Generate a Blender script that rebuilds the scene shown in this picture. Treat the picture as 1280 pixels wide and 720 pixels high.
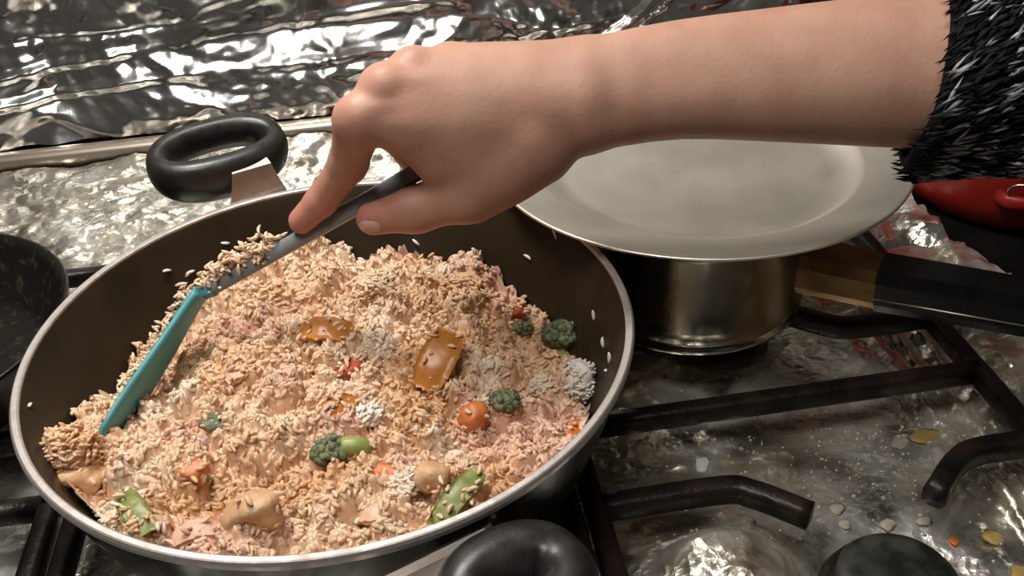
import bpy, bmesh, math, random
import numpy as np
from mathutils import Matrix, Vector

for o in list(bpy.data.objects):
    bpy.data.objects.remove(o)
S = bpy.context.scene
COL = S.collection
random.seed(7)
RNG = np.random.default_rng(11)

# ------------------------------------------------------------------ camera
HFOV, PITCH, ROLL, YAW = 55.0, math.radians(34.5), math.radians(-3.5), math.radians(-6.73)
RIM = .118                                   # height of the frying pan's rim above the hob
FPX = 640 / math.tan(math.radians(HFOV / 2))
def _rz(a):
    return np.array([[math.cos(a), -math.sin(a), 0], [math.sin(a), math.cos(a), 0], [0, 0, 1.]])
CAM = _rz(YAW) @ np.array([.09115, -.397, 0]) + np.array([0, 0, RIM + .2881])
_f = np.array([0, math.cos(PITCH), -math.sin(PITCH)]); _u = np.array([0, math.sin(PITCH), math.cos(PITCH)]); _r = np.array([1., 0, 0])
_c, _s = math.cos(ROLL), math.sin(ROLL)
CR, CU, CF = [_rz(YAW) @ v for v in (_c * _r + _s * _u, -_s * _r + _c * _u, _f)]
def ray(x, y): return (x - 640) / FPX * CR - (y - 360) / FPX * CU + CF
def unz(x, y, z):
    d = ray(x, y); return CAM + d * ((z - CAM[2]) / d[2])
def und(x, y, dep): return CAM + ray(x, y) * dep
cd = bpy.data.cameras.new('camera'); cd.sensor_fit = 'HORIZONTAL'; cd.angle = math.radians(HFOV)
cd.clip_start = .01
cam = bpy.data.objects.new('camera', cd); COL.objects.link(cam)
M = Matrix.Identity(4)
for i in range(3):
    M[i][0], M[i][1], M[i][2], M[i][3] = CR[i], CU[i], -CF[i], CAM[i]
cam.matrix_world = M
S.camera = cam

# ------------------------------------------------------------------ light
W = bpy.data.worlds.new('room'); S.world = W; W.use_nodes = True
bg = W.node_tree.nodes['Background']; bg.inputs[0].default_value = (.60, .53, .46, 1); bg.inputs[1].default_value = .075
def area(name, loc, aim, size, power, col, sy=None):
    l = bpy.data.lights.new(name, 'AREA'); l.energy = power; l.color = col; l.size = size
    if sy: l.shape = 'RECTANGLE'; l.size_y = sy
    o = bpy.data.objects.new(name, l); COL.objects.link(o); o.location = loc
    o.rotation_euler = (Vector(aim) - Vector(loc)).to_track_quat('-Z', 'Y').to_euler()
    return o
area('hood_lamp_light', (-.10, .17, .728), (-.10, .15, 0), .20, 4.2, (1, .95, .885), .11)
area('ceiling_lamp_light', (-.22, -.42, 1.40), (-.05, .1, 0), .6, 9.5, (1, .95, .89), .35)
S.view_settings.view_transform = 'Standard'; S.view_settings.look = 'None'
S.view_settings.gamma = 1; S.view_settings.use_curve_mapping = False
S.view_settings.exposure = 0.12

# ------------------------------------------------------------------ materials
def mat(name, col, rough=.5, metal=0., col2=None, nscale=40., spec=.5, bump=0., bscale=200., rough2=None, sss=0., coat=0., detail=4., bdist=.001, attr=None, ramp=(.35, .65), srad=(1, .35, .2), sscale=.006, crease=None, metal2=None):
    m = bpy.data.materials.new(name); m.use_nodes = True
    nt = m.node_tree; N = nt.nodes; L = nt.links; b = N['Principled BSDF']
    b.inputs['Base Color'].default_value = (*col, 1); b.inputs['Roughness'].default_value = rough
    b.inputs['Metallic'].default_value = metal; b.inputs['Specular IOR Level'].default_value = spec
    if coat: b.inputs['Coat Weight'].default_value = coat; b.inputs['Coat Roughness'].default_value = .15
    if sss:
        b.inputs['Subsurface Weight'].default_value = sss; b.inputs['Subsurface Radius'].default_value = srad; b.inputs['Subsurface Scale'].default_value = sscale
    tc = N.new('ShaderNodeTexCoord')
    n = N.new('ShaderNodeTexNoise'); n.inputs['Scale'].default_value = nscale; n.inputs['Detail'].default_value = detail
    L.new(tc.outputs['Object'], n.inputs['Vector'])
    r = N.new('ShaderNodeValToRGB'); r.color_ramp.elements[0].position, r.color_ramp.elements[1].position = ramp
    r.color_ramp.elements[0].color = (*col, 1); r.color_ramp.elements[1].color = (*(col2 or col), 1)
    L.new(n.outputs['Fac'], r.inputs['Fac'])
    if attr:
        a = N.new('ShaderNodeAttribute'); a.attribute_name = attr
        mx = N.new('ShaderNodeMix'); mx.data_type = 'RGBA'; mx.blend_type = 'MULTIPLY'; mx.inputs[0].default_value = 1
        L.new(a.outputs['Color'], mx.inputs[6]); L.new(r.outputs['Color'], mx.inputs[7]); L.new(mx.outputs[2], b.inputs['Base Color'])
    else:
        L.new(r.outputs['Color'], b.inputs['Base Color'])
    if metal2 is not None:
        n3 = N.new('ShaderNodeTexNoise'); n3.inputs['Scale'].default_value = nscale * 1.7; n3.inputs['Detail'].default_value = 9
        L.new(tc.outputs['Object'], n3.inputs['Vector'])
        mm = N.new('ShaderNodeMapRange'); mm.inputs[1].default_value = .35; mm.inputs[2].default_value = .62; mm.inputs[3].default_value = metal; mm.inputs[4].default_value = metal2
        L.new(n3.outputs['Fac'], mm.inputs[0]); L.new(mm.outputs[0], b.inputs['Metallic'])
    if rough2 is not None:
        mr = N.new('ShaderNodeMapRange'); mr.inputs[1].default_value = ramp[0]; mr.inputs[2].default_value = ramp[1]
        mr.inputs[3].default_value = rough; mr.inputs[4].default_value = rough2
        L.new(n.outputs['Fac'], mr.inputs[0]); L.new(mr.outputs[0], b.inputs['Roughness'])
    if bump:
        n2 = N.new('ShaderNodeTexNoise'); n2.inputs['Scale'].default_value = bscale; n2.inputs['Detail'].default_value = 3
        L.new(tc.outputs['Object'], n2.inputs['Vector'])
        hs = n2.outputs['Fac']
        for sc, am in (crease or ()):      # sharp little foil creases
            dn = N.new('ShaderNodeTexNoise'); dn.inputs['Scale'].default_value = sc * .5
            L.new(tc.outputs['Object'], dn.inputs['Vector'])
            mx2 = N.new('ShaderNodeVectorMath'); mx2.operation = 'MULTIPLY_ADD'; mx2.inputs[1].default_value = (1.2 / sc,) * 3
            L.new(dn.outputs['Color'], mx2.inputs[0]); L.new(tc.outputs['Object'], mx2.inputs[2])
            vo = N.new('ShaderNodeTexVoronoi'); vo.inputs['Scale'].default_value = sc; L.new(mx2.outputs[0], vo.inputs['Vector'])
            ma = N.new('ShaderNodeMath'); ma.operation = 'MULTIPLY_ADD'; ma.inputs[1].default_value = am
            L.new(vo.outputs['Distance'], ma.inputs[0]); L.new(hs, ma.inputs[2]); hs = ma.outputs[0]
        bp = N.new('ShaderNodeBump'); bp.inputs['Strength'].default_value = bump; bp.inputs['Distance'].default_value = bdist
        L.new(hs, bp.inputs['Height']); L.new(bp.outputs[0], b.inputs['Normal'])
    return m

M_FOIL = mat('bright_foil', (.93, .935, .93), .15, 1, (.86, .865, .86), 25, bump=.12, bscale=120, rough2=.24)
M_FOILH = mat('stained_foil', (.80, .79, .73), .17, .97, (.50, .45, .34), 16, bump=.6, metal2=.62, bscale=110, rough2=.32, detail=8, crease=((75, 1.6), (190, .7)))
M_BLACK = mat('black_enamel', (.006, .006, .006), .32, 0, (.016, .013, .011), 60, bump=.15, bscale=300)
M_IRON = mat('burnt_cast_iron', (.004, .0035, .003), .33, 0, (.022, .013, .009), 45, bump=.4, bscale=300, rough2=.45, spec=.3)
M_HOB = mat('black_hob_glass', (.004, .004, .005), .2, 0, (.008, .008, .008), 20)
M_TRIM = mat('brushed_trim', (.62, .54, .45), .38, .85, (.5, .43, .35), 12)
M_PANOUT = mat('pan_black_lacquer', (.005, .005, .005), .18, 0, (.014, .014, .013), 18, rough2=.34, spec=.22)
M_PANIN = mat('nonstick_brown', (.020, .014, .007), .42, 0, (.030, .020, .010), 22, spec=.28, rough2=.52, bump=.08, bscale=500)
M_RIM = mat('bare_aluminium_rim', (.60, .56, .53), .50, .8, (.46, .42, .39), 120, rough2=.62, bump=.15, bscale=350)
M_BRKT = mat('steel_bracket', (.78, .70, .64), .38, 1, (.66, .58, .52), 60, rough2=.48)
M_BAKE = mat('black_bakelite', (.012, .011, .010), .33, 0, (.022, .020, .018), 120, rough2=.45, bump=.08, bscale=400)
M_GRIP = mat('glossy_black_grip', (.005, .005, .005), .26, 0, (.009, .008, .007), 90, rough2=.34, spec=.4)
M_STEEL = mat('stained_steel', (.52, .50, .46), .15, 1, (.30, .20, .10), 20, rough2=.32, ramp=(.40, .60), bump=.08, bscale=60, detail=6)
M_PLATE = mat('dull_aluminium', (.90, .86, .78), .40, .92, (.74, .70, .62), 22, rough2=.54, detail=6, bump=.05, bscale=120)
M_GOLD = mat('heat_browned_steel', (.30, .19, .08), .38, .9, (.16, .09, .04), 30)
M_RED = mat('red_enamel', (.27, .013, .007), .42, 0, (.21, .010, .006), 9, spec=.35)
M_RICE = mat('cooked_rice', (1, 1, 1), .40, 0, (.92, .89, .86), 300, attr='tint', sss=.35, spec=.35, srad=(1, .75, .55), sscale=.0025)
M_SKIN = mat('skin', (.50, .295, .215), .48, 0, (.43, .235, .165), 38, spec=.35, sss=.22, bump=.22, bscale=420, bdist=.0006, attr='tint')
M_NAIL = mat('fingernail', (.66, .42, .36), .25, 0, (.62, .38, .32), 90, sss=.1)
M_KNIT = mat('black_fleece', (.004, .004, .005), .9, 0, (.008, .008, .010), 120, spec=.1)
M_TUFT = mat('fleece_tufts', (1, 1, 1), .8, 0, (.8, .8, .8), 80, attr='tint', spec=.12)
M_TEAL = mat('teal_silicone', (.085, .33, .35), .45, 0, (.07, .28, .30), 60, spec=.4)
M_GREY = mat('grey_plastic', (.22, .235, .25), .3, 0, (.17, .185, .20), 50)
M_BROC = mat('broccoli_buds', (.06, .08, .035), .6, 0, (.20, .21, .11), 330, bump=.4, bscale=700)
M_STEM = mat('green_stem', (.22, .26, .06), .4, 0, (.34, .36, .10), 90)
M_GREEN = mat('green_pepper', (.14, .18, .035), .38, 0, (.27, .29, .08), 110, spec=.4)
M_CARROT = mat('carrot', (.52, .13, .028), .42, 0, (.64, .22, .06), 140, sss=.1, bump=.3, bscale=400, sscale=.002)
M_TOMATO = mat('red_tomato', (.40, .055, .022), .4, 0, (.50, .11, .045), 150, spec=.4)
M_ORANGE = mat('sauced_pepper', (.44, .15, .022), .33, 0, (.58, .25, .06), 120, spec=.5)
M_CHICK = mat('browned_chicken', (.56, .31, .14), .5, 0, (.68, .45, .28), 130, sss=.1, bump=.5, bscale=400, sscale=.002)
M_PINK = mat('pale_pink_onion', (.64, .40, .28), .45, 0, (.74, .52, .38), 130, sss=.2, bump=.4, bscale=350, sscale=.002)
M_CRUMB = mat('dry_food_crumb', (.36, .34, .28), .7, 0, (.25, .23, .17), 260)
M_YEL = mat('yellow_residue', (.36, .24, .05), .5, 0, (.26, .20, .09), 200)
M_HOOD = mat('hood_steel', (.30, .28, .26), .4, 1, (.24, .22, .2), 10)
M_WALL = mat('wall_paint', (.78, .75, .69), .6, 0, (.72, .69, .63), 6)
M_FLOOR = mat('floor_tile', (.3, .25, .2), .6, 0, (.25, .2, .16), 4)
M_WIRE = mat('wire_steel', (.6, .58, .52), .25, 1, (.5, .48, .44), 50)

# ------------------------------------------------------------------ helpers
def link_mesh(name, V, F, m, parent=None, origin=None, smooth=True, tint=None):
    V = np.asarray(V, float)
    me = bpy.data.meshes.new(name)
    org = np.zeros(3) if origin is None else np.asarray(origin, float)
    me.from_pydata((V - org).tolist(), [], [list(map(int, f)) for f in F] if not isinstance(F, np.ndarray) else F.tolist())
    if tint is not None:
        a = me.color_attributes.new('tint', 'FLOAT_COLOR', 'POINT')
        a.data.foreach_set('color', np.c_[tint, np.ones(len(tint))].astype(np.float32).ravel())
    if smooth: me.shade_smooth()
    me.materials.append(m)
    o = bpy.data.objects.new(name, me); COL.objects.link(o)
    if parent is not None: o.parent = parent
    else: o.location = org
    return o
def tag(o, label=None, cat=None, group=None, kind=None):
    if label: o['label'] = label
    if cat: o['category'] = cat
    if group: o['group'] = group
    if kind: o['kind'] = kind
    return o
class Thing:
    """an Empty at the thing's base; parts get their vertices relative to it"""
    def __init__(s, name, base, label, cat, group=None):
        s.base = np.asarray(base, float)
        s.o = bpy.data.objects.new(name, None); COL.objects.link(s.o); s.o.location = s.base
        s.o.empty_display_size = .02
        tag(s.o, label, cat, group)
    def part(s, name, VF, m, parent=None, smooth=True, tint=None, kind=None, label=None):
        o = link_mesh(name, VF[0], VF[1], m, parent or s.o, s.base, smooth, tint)
        return tag(o, label, None, None, kind)
def single(name, VF, m, label, cat, group=None, kind=None, smooth=True, tint=None):
    V = np.asarray(VF[0], float); c = V.mean(0); c[2] = V[:, 2].min()
    return tag(link_mesh(name, V, VF[1], m, None, c, smooth, tint), label, cat, group, kind)
def cat_(*vfs):
    V, F, n = [], [], 0
    for v, f in vfs:
        V.append(np.asarray(v, float)); F += [[int(i) + n for i in q] for q in f]; n += len(v)
    return np.concatenate(V), F
def lathe(prof, c=(0, 0), n=96, closed=False):
    prof = np.asarray(prof, float); k = len(prof); a = np.arange(n) * 2 * math.pi / n
    V = np.stack([c[0] + prof[None, :, 0] * np.cos(a)[:, None], c[1] + prof[None, :, 0] * np.sin(a)[:, None], np.repeat(prof[None, :, 1], n, 0)], -1).reshape(-1, 3)
    F = []
    for i in range(n):
        j = (i + 1) % n
        for p in range(k if closed else k - 1):
            q = (p + 1) % k
            F.append([i * k + p, j * k + p, j * k + q, i * k + q])
    return V, F
def spline(P, n):
    P = np.asarray(P, float); Q = np.vstack([2 * P[0] - P[1], P, 2 * P[-1] - P[-2]]); out = []
    segs = len(P) - 1
    for t in np.linspace(0, segs, n):
        i = min(int(t), segs - 1); u = t - i; a, b, c, d = Q[i:i + 4]
        out.append(.5 * (2 * b + (c - a) * u + (2 * a - 5 * b + 4 * c - d) * u * u + (3 * b - a - 3 * c + d) * u ** 3))
    return np.array(out)
def sweep(path, ra, rb=None, n=12, up=(0, 0, 1), closed=False, sq=1.0):
    """tube along a path; ra across, rb along up; sq<1 squares the section"""
    P = np.asarray(path, float); k = len(P)
    ra = np.broadcast_to(np.asarray(ra, float), (k,)); rb = ra if rb is None else np.broadcast_to(np.asarray(rb, float), (k,))
    if closed: T = np.roll(P, -1, 0) - np.roll(P, 1, 0)
    else: T = np.gradient(P, axis=0)
    T /= np.linalg.norm(T, axis=1)[:, None]
    up = np.broadcast_to(np.asarray(up, float), (k, 3))
    A = np.cross(T, up); A /= np.linalg.norm(A, axis=1)[:, None]; B = np.cross(A, T)
    th = np.arange(n) * 2 * math.pi / n + math.pi / n
    cx = np.sign(np.cos(th)) * np.abs(np.cos(th)) ** sq; sx = np.sign(np.sin(th)) * np.abs(np.sin(th)) ** sq
    V = P[:, None] + A[:, None] * (ra[:, None] * cx)[..., None] + B[:, None] * (rb[:, None] * sx)[..., None]
    F = []
    for i in range(k if closed else k - 1):
        j = (i + 1) % k
        for p in range(n):
            q = (p + 1) % n
            F.append([i * n + p, i * n + q, j * n + q, j * n + p])
    if not closed: F += [list(range(n))[::-1], [(k - 1) * n + p for p in range(n)]]
    return V.reshape(-1, 3), F
def box(lo, hi, bev=.002, seg=2):
    bm = bmesh.new(); bmesh.ops.create_cube(bm, size=1)
    lo, hi = np.asarray(lo, float), np.asarray(hi, float)
    for v in bm.verts: v.co = Vector((lo + hi) / 2 + np.array(v.co) * (hi - lo))
    if bev: bmesh.ops.bevel(bm, geom=bm.edges[:], offset=bev, segments=seg, affect='EDGES', profile=.5)
    bm.verts.index_update()
    r = (np.array([v.co[:] for v in bm.verts]), [[v.index for v in f.verts] for f in bm.faces]); bm.free(); return r
def ico(sub=2):
    bm = bmesh.new(); bmesh.ops.create_icosphere(bm, subdivisions=sub, radius=1); bm.verts.index_update()
    r = (np.array([v.co[:] for v in bm.verts]), [[v.index for v in f.verts] for f in bm.faces]); bm.free(); return r
ICO1, ICO2, ICO3 = ico(1), ico(2), ico(3)
def rotm(rx, ry, rz):
    return np.array((Matrix.Rotation(rz, 3, 'Z') @ Matrix.Rotation(ry, 3, 'Y') @ Matrix.Rotation(rx, 3, 'X')))
def _h(i, j, s):
    x = (i.astype(np.int64) * 374761393 + j.astype(np.int64) * 668265263 + s * 982451653) & 0x7fffffff
    x = ((x ^ (x >> 13)) * 1274126177) & 0x7fffffff
    return ((x ^ (x >> 16)) & 0xffff) / 65535.0
def facet(u, v, s):
    """piecewise linear noise on a triangle lattice: flat facets, sharp creases"""
    k = (u + v) * .36602540378; a, b = u + k, v + k
    i, j = np.floor(a), np.floor(b); x, y = a - i, b - j; i = i.astype(int); j = j.astype(int)
    h0, h3 = _h(i, j, s), _h(i + 1, j + 1, s); lo = x >= y
    hm = np.where(lo, _h(i + 1, j, s), _h(i, j + 1, s))
    return np.where(lo, h0 * (1 - x) + hm * (x - y) + h3 * y, h0 * (1 - y) + hm * (y - x) + h3 * x) - .5
def vnoise(u, v, s):
    i, j = np.floor(u), np.floor(v); x, y = u - i, v - j; i = i.astype(int); j = j.astype(int)
    x = x * x * (3 - 2 * x); y = y * y * (3 - 2 * y)
    return (_h(i, j, s) * (1 - x) + _h(i + 1, j, s) * x) * (1 - y) + (_h(i, j + 1, s) * (1 - x) + _h(i + 1, j + 1, s) * x) * y - .5
def crumple(u, v, octs, seed=0, warp=.02):
    wu = u + warp * vnoise(u * 14, v * 14, seed + 90); wv = v + warp * vnoise(u * 14 + 7, v * 14 + 3, seed + 91)
    h = np.zeros_like(u)
    for q, (sc, amp, an, rot) in enumerate(octs):
        c, s_ = math.cos(rot), math.sin(rot)
        a = (c * wu + s_ * wv) / (sc * an); b = (-s_ * wu + c * wv) / sc
        w = .35 + 1.3 * np.clip(vnoise(u * 11 + q, v * 11 - q, seed + 40 + q) + .5, 0, 1)
        h += amp * w * facet(a, b, seed + q)
    return h
def gridmesh(P):
    a, b = P.shape[:2]; idx = np.arange(a * b).reshape(a, b)
    F = np.stack([idx[:-1, :-1], idx[1:, :-1], idx[1:, 1:], idx[:-1, 1:]], -1).reshape(-1, 4)
    return P.reshape(-1, 3), F
def ss(a, b, x):
    t = np.clip((x - a) / (b - a), 0, 1); return t * t * (3 - 2 * t)

# ------------------------------------------------------------------ setting
WALL_Y = .545
tag(link_mesh('floor', *box((-1.6, -1.8, -.92), (1.8, .6, -.9), 0), M_FLOOR), kind='structure')
tag(link_mesh('wall_back', *box((-1.6, WALL_Y, -.9), (1.8, WALL_Y + .1, 1.6), 0), M_WALL), kind='structure')
st = Thing('gas_stove', (.05, .1, -.9), 'black gas stove with metal rear trim strip, covered with foil', 'stove')
st.part('body', box((-.45, -.33, -.9), (.98, WALL_Y - .004, -.03), .004), M_BLACK)
st.part('hob_plate', box((-.46, -.34, -.03), (.98, WALL_Y - .004, -.002), .004), M_HOB)
def wavy_strip():
    n = 60; xs = np.linspace(-.46, .98, n); prof = [(.470, -.002), (.470, .012), (.474, .016), (.482, .0165), (.487, .015), (.487, -.002)]
    V = np.array([[[x, y, z] for y, z in prof] for x in xs]).reshape(-1, 3); k = len(prof); F = []
    for i in range(n - 1):
        for p in range(k): F.append([i * k + p, (i + 1) * k + p, (i + 1) * k + (p + 1) % k, i * k + (p + 1) % k])
    F += [list(range(k)), [(n - 1) * k + p for p in range(k)][::-1]]
    return V, F
st.part('rear_trim', wavy_strip(), M_TRIM, label='pale brushed metal trim strip')
hd = Thing('range_hood', (-.05, .2, .75), 'steel range hood with one lamp above the stove', 'range hood')
hd.part('body', box((-.45, -.02, .75), (.45, WALL_Y - .005, .95), .006), M_HOOD)
hd.part('lamp_panel', box((-.22, .10, .738), (.02, .24, .752), .004), mat('frosted_lens', (.8, .78, .72), .3, 0, (.75, .73, .68), 30))

# ---- foil sheets
def wall_foil():
    nx, nz = 560, 170
    x = np.linspace(-.46, .80, nx); z = np.linspace(.0, .30, nz)
    X, Z = np.meshgrid(x, z, indexing='ij')
    # the sheet leans against the wall: sloped foot, steeper above, with a few long shelves
    lean = .30 + .75 * np.exp(-((X + .06 + .6 * (Z - .06)) / .15) ** 2) + .35 * vnoise(X * 5, Z * 9, 12)
    base = np.interp(Z, [0, .012, .03, .075, .10, .125, .15, .19, .30], [.050, .049, .042, .016, .012, .0085, .004, .001, 0])
    flat = np.interp(Z, [0, .10, .30], [.050, .012, 0])
    h = flat + (base - flat) * np.clip(lean, 0, 1.2)
    h += crumple(X, Z, [(.060, .0115, 1.7, .10), (.026, .0062, 1.6, -.16), (.0115, .0026, 1.3, .6), (.0055, .0008, 1.1, 1.2)], 3, .045)
    for z0, a, w, sl in ((.050, .0045, .006, .03), (.083, .0060, .006, .07), (.100, -.0035, .004, .05), (.128, .0045, .006, -.02)):
        zz = z0 + sl * X + .010 * vnoise(X * 6, X * 0, int(z0 * 1e4))
        h += a * np.clip(1 - np.abs(Z - zz) / w, 0, 1) * np.clip(.2 + 1.6 * (vnoise(X * 8, X * 0 + z0 * 70, 5) + .3), 0, 1.3)
    # one bold pair of diagonal folds behind the forearm
    d = (X - .252) * .49 - (Z - .040) * .87
    for off in (0, .0095):
        h += .011 * np.clip(1 - np.abs(d - off) / .0042, 0, 1) * ss(.025, .045, Z) * (1 - ss(.10, .15, Z))
    h = np.maximum(h, .0012)
    return gridmesh(np.stack([X, WALL_Y - .001 - h, .014 + Z], -1))
VF = wall_foil()
single('foil_sheet', VF, M_FOIL, 'bright crumpled aluminium foil sheet lining the wall behind the stove', 'foil')

BURN = np.array([.253, -.127]); BURN2 = np.array([.2375, .103]); BURN3 = np.array([0., 0.]); BURN4 = np.array([-.265, .10])
def hob_foil():
    nx, ny = 430, 400
    x = np.linspace(-.44, .437, nx); y = np.linspace(-.30, .466, ny)
    X, Y = np.meshgrid(x, y, indexing='ij')
    edge = .006 * vnoise(Y * 30, Y * 0, 8) + .003 * vnoise(Y * 110, Y * 0, 9)
    X = X + edge * ss(.40, .437, X)
    back = ss(.15, .27, Y); right = ss(.30, .345, X); 
    amp = .70 + .7 * back + 1.7 * right
    h = crumple(X, Y, [(.07, .0085, 1.7, .15), (.028, .0046, 1.5, -.4), (.012, .0027, 1.3, .9), (.006, .0010, 1., .2)], 21, .03) * amp
    # a sheet smoothed round each burner, dished below the cap and swelling away from it
    for B, r0 in ((BURN, .04), (BURN2, .05), (BURN3, .05), (BURN4, .05)):
        r = np.hypot(X - B[0], Y - B[1]); a = np.arctan2(Y - B[1], X - B[0])
        fl = 1 - .45 * np.exp(-(r / .075) ** 4)
        h *= fl
        h += .0018 * facet(a * 4.5, r * 25, int(r0 * 1000) + int(abs(B[0]) * 100)) * np.exp(-((r - .095) / .03) ** 2)
    # foil bulging up by the left frame bar, one long straight crease, and long ridges at the right border
    rise = ss(.112, .182, X + .25 * (Y + .10)) * (1 - ss(.186, .225, X + .25 * (Y + .10)))
    h += .022 * rise * ss(-.18, -.14, Y) * (1 - ss(-.090, -.066, Y)) + .010 * ss(.408, .437, X) * (1 + .8 * vnoise(Y * 24, Y * 0, 33))
    h += .0016 * np.clip(1 - np.abs(Y + .024 + .03 * (X - .24)) / .0022, 0, 1) * ss(.15, .18, X) * (1 - ss(.30, .32, X))
    for q in range(5):
        x0 = .318 + q * .015 + .006 * vnoise(Y * 22, Y * 0, 60 + q)
        h += (.006 + .003 * (q % 2)) * np.clip(1 - np.abs(X - x0) / .0045, 0, 1) * ss(-.20, -.02, -np.abs(Y + .07)) * right
    h = np.clip(h * .9 + .006, .0012, .026)
    for B in (BURN, BURN2): h = .0010 + (h - .0010) * ss(.034, .056, np.hypot(X - B[0], Y - B[1]))
    return gridmesh(np.stack([X, Y, h], -1))
VF = hob_foil(); HOBH = VF[0]
single('foil_sheet', VF, M_FOILH, 'grease-stained crumpled aluminium foil sheet spread over the hob under the grates', 'foil')
def foil_z(x, y): return float(HOBH[np.argmin((HOBH[:, 0] - x) ** 2 + (HOBH[:, 1] - y) ** 2), 2])

# ------------------------------------------------------------------ grates and burner
GZ = .040
def bar(a, b, w=.0055, h=.0065, z=GZ):
    a = np.array([*a, z - h]) if len(a) == 2 else np.array(a); b = np.array([*b, z - h]) if len(b) == 2 else np.array(b)
    return sweep(np.linspace(a, b, 6), w, h, 12, sq=.55)
def bent(P, w=.0055, h=.0065, z=GZ):
    return sweep(spline([[p[0], p[1], (p[2] if len(p) > 2 else z) - h] for p in P], 18), w, h, 12, sq=.6)
def grate(name, x0, x1, ys, burners, label):
    t = Thing(name, ((x0 + x1) / 2, (ys[0] + ys[-1]) / 2, .0), label, 'grate', 'cast iron grates on the hob')
    for x in (x0, x1): t.part('frame_bar', bar((x, ys[0]), (x, ys[-1])), M_IRON)
    for y in ys: t.part('frame_bar', bar((x0, y), (x1, y)), M_IRON)
    for bx, by in burners:
        for sg, xe in ((-1, x0), (1, x1)):
            t.part('finger', bent([(xe, by + .058), (bx + sg * .070, by + .058), (bx + sg * .054, by + .052), (bx + sg * .032, by + .033)], .006, .0068), M_IRON)
            t.part('finger', bent([(xe, by - .058), (bx + sg * .070, by - .058), (bx + sg * .054, by - .052), (bx + sg * .032, by - .033)], .006, .0068), M_IRON)
    for x in (x0, x1):
        for y in (ys[0], ys[-1]):
            t.part('foot', sweep(np.array([[x, y, .002], [x, y, .015], [x, y, .033]]), .0055, .0055, 10, up=(0, 1, 0)), M_IRON)
    return t
grate('pan_support', .119, .356, (-.235, -.010, .215), [tuple(BURN), (.2375, .103)], 'black cast iron grate carrying the steel saucepan beside the front burner')
grate('pan_support', -.143, .106, (-.235, .215), [(-.018, -.06), (-.018, .10)], 'black cast iron grate underneath the big frying pan')
grate('pan_support', -.405, -.158, (-.235, -.012, .215), [(-.28, -.125), (-.28, .103)], 'black cast iron grate underneath the dark skillet')
def burner(B, label, cz=.021):
    t = Thing('gas_burner', (B[0], B[1], .0), label, 'burner', 'burners of the hob')
    t.part('burner_ring', lathe([(.0, .0015), (.034, .0015), (.036, .004), (.033, .010), (.0285, .0125), (0, .0125)], B, 48), M_IRON)
    t.part('burner_cap', lathe([(0, .0122), (.0265, .0122), (.0285, .0145), (.0285, cz - .003), (.027, cz - .001), (.022, cz), (0, cz + .0006)], B, 64), M_CAPM)
M_CAPM = mat('mottled_burner_cap', (.007, .008, .006), .42, 0, (.030, .031, .024), 70, rough2=.55, bump=.15, bscale=200, ramp=(.38, .6))
burner(BURN, 'mottled black burner cap standing free between the grate fingers')
burner((.2375, .103), 'burner underneath the steel saucepan')

# ------------------------------------------------------------------ big frying pan
pan = Thing('frying_pan', (0, 0, GZ), 'big black non-stick frying pan with bare metal rim and two loop handles', 'frying pan')
Ro = .150
pan.part('body', lathe([(0, GZ), (.108, GZ), (.116, GZ + .002), (.124, GZ + .009), (.134, GZ + .026), (.142, GZ + .050), (.1475, RIM - .006), (.1480, RIM - .003)], (0, 0), 128), M_PANOUT)
INP = [(0, GZ + .0045), (.104, GZ + .0045), (.112, GZ + .0065), (.120, GZ + .0125), (.1295, GZ + .028), (.1375, GZ + .051), (.1440, RIM - .004), (.1458, RIM - .001)]
pan.part('inner_coating', lathe(INP, (0, 0), 128), M_PANIN)
pan.part('rim', lathe([(.1476, RIM - .0045), (.1500, RIM - .0035), (.1503, RIM - .001), (.1496, RIM + .0004), (.1490, RIM + .0008), (.1468, RIM + .0008), (.1460, RIM + .0002), (.1456, RIM - .003)], (0, 0), 160, True), M_RIM, smooth=False)
def inner_r(z):
    return np.interp(z, [p[1] for p in INP[1:]], [p[0] for p in INP[1:]])
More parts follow.
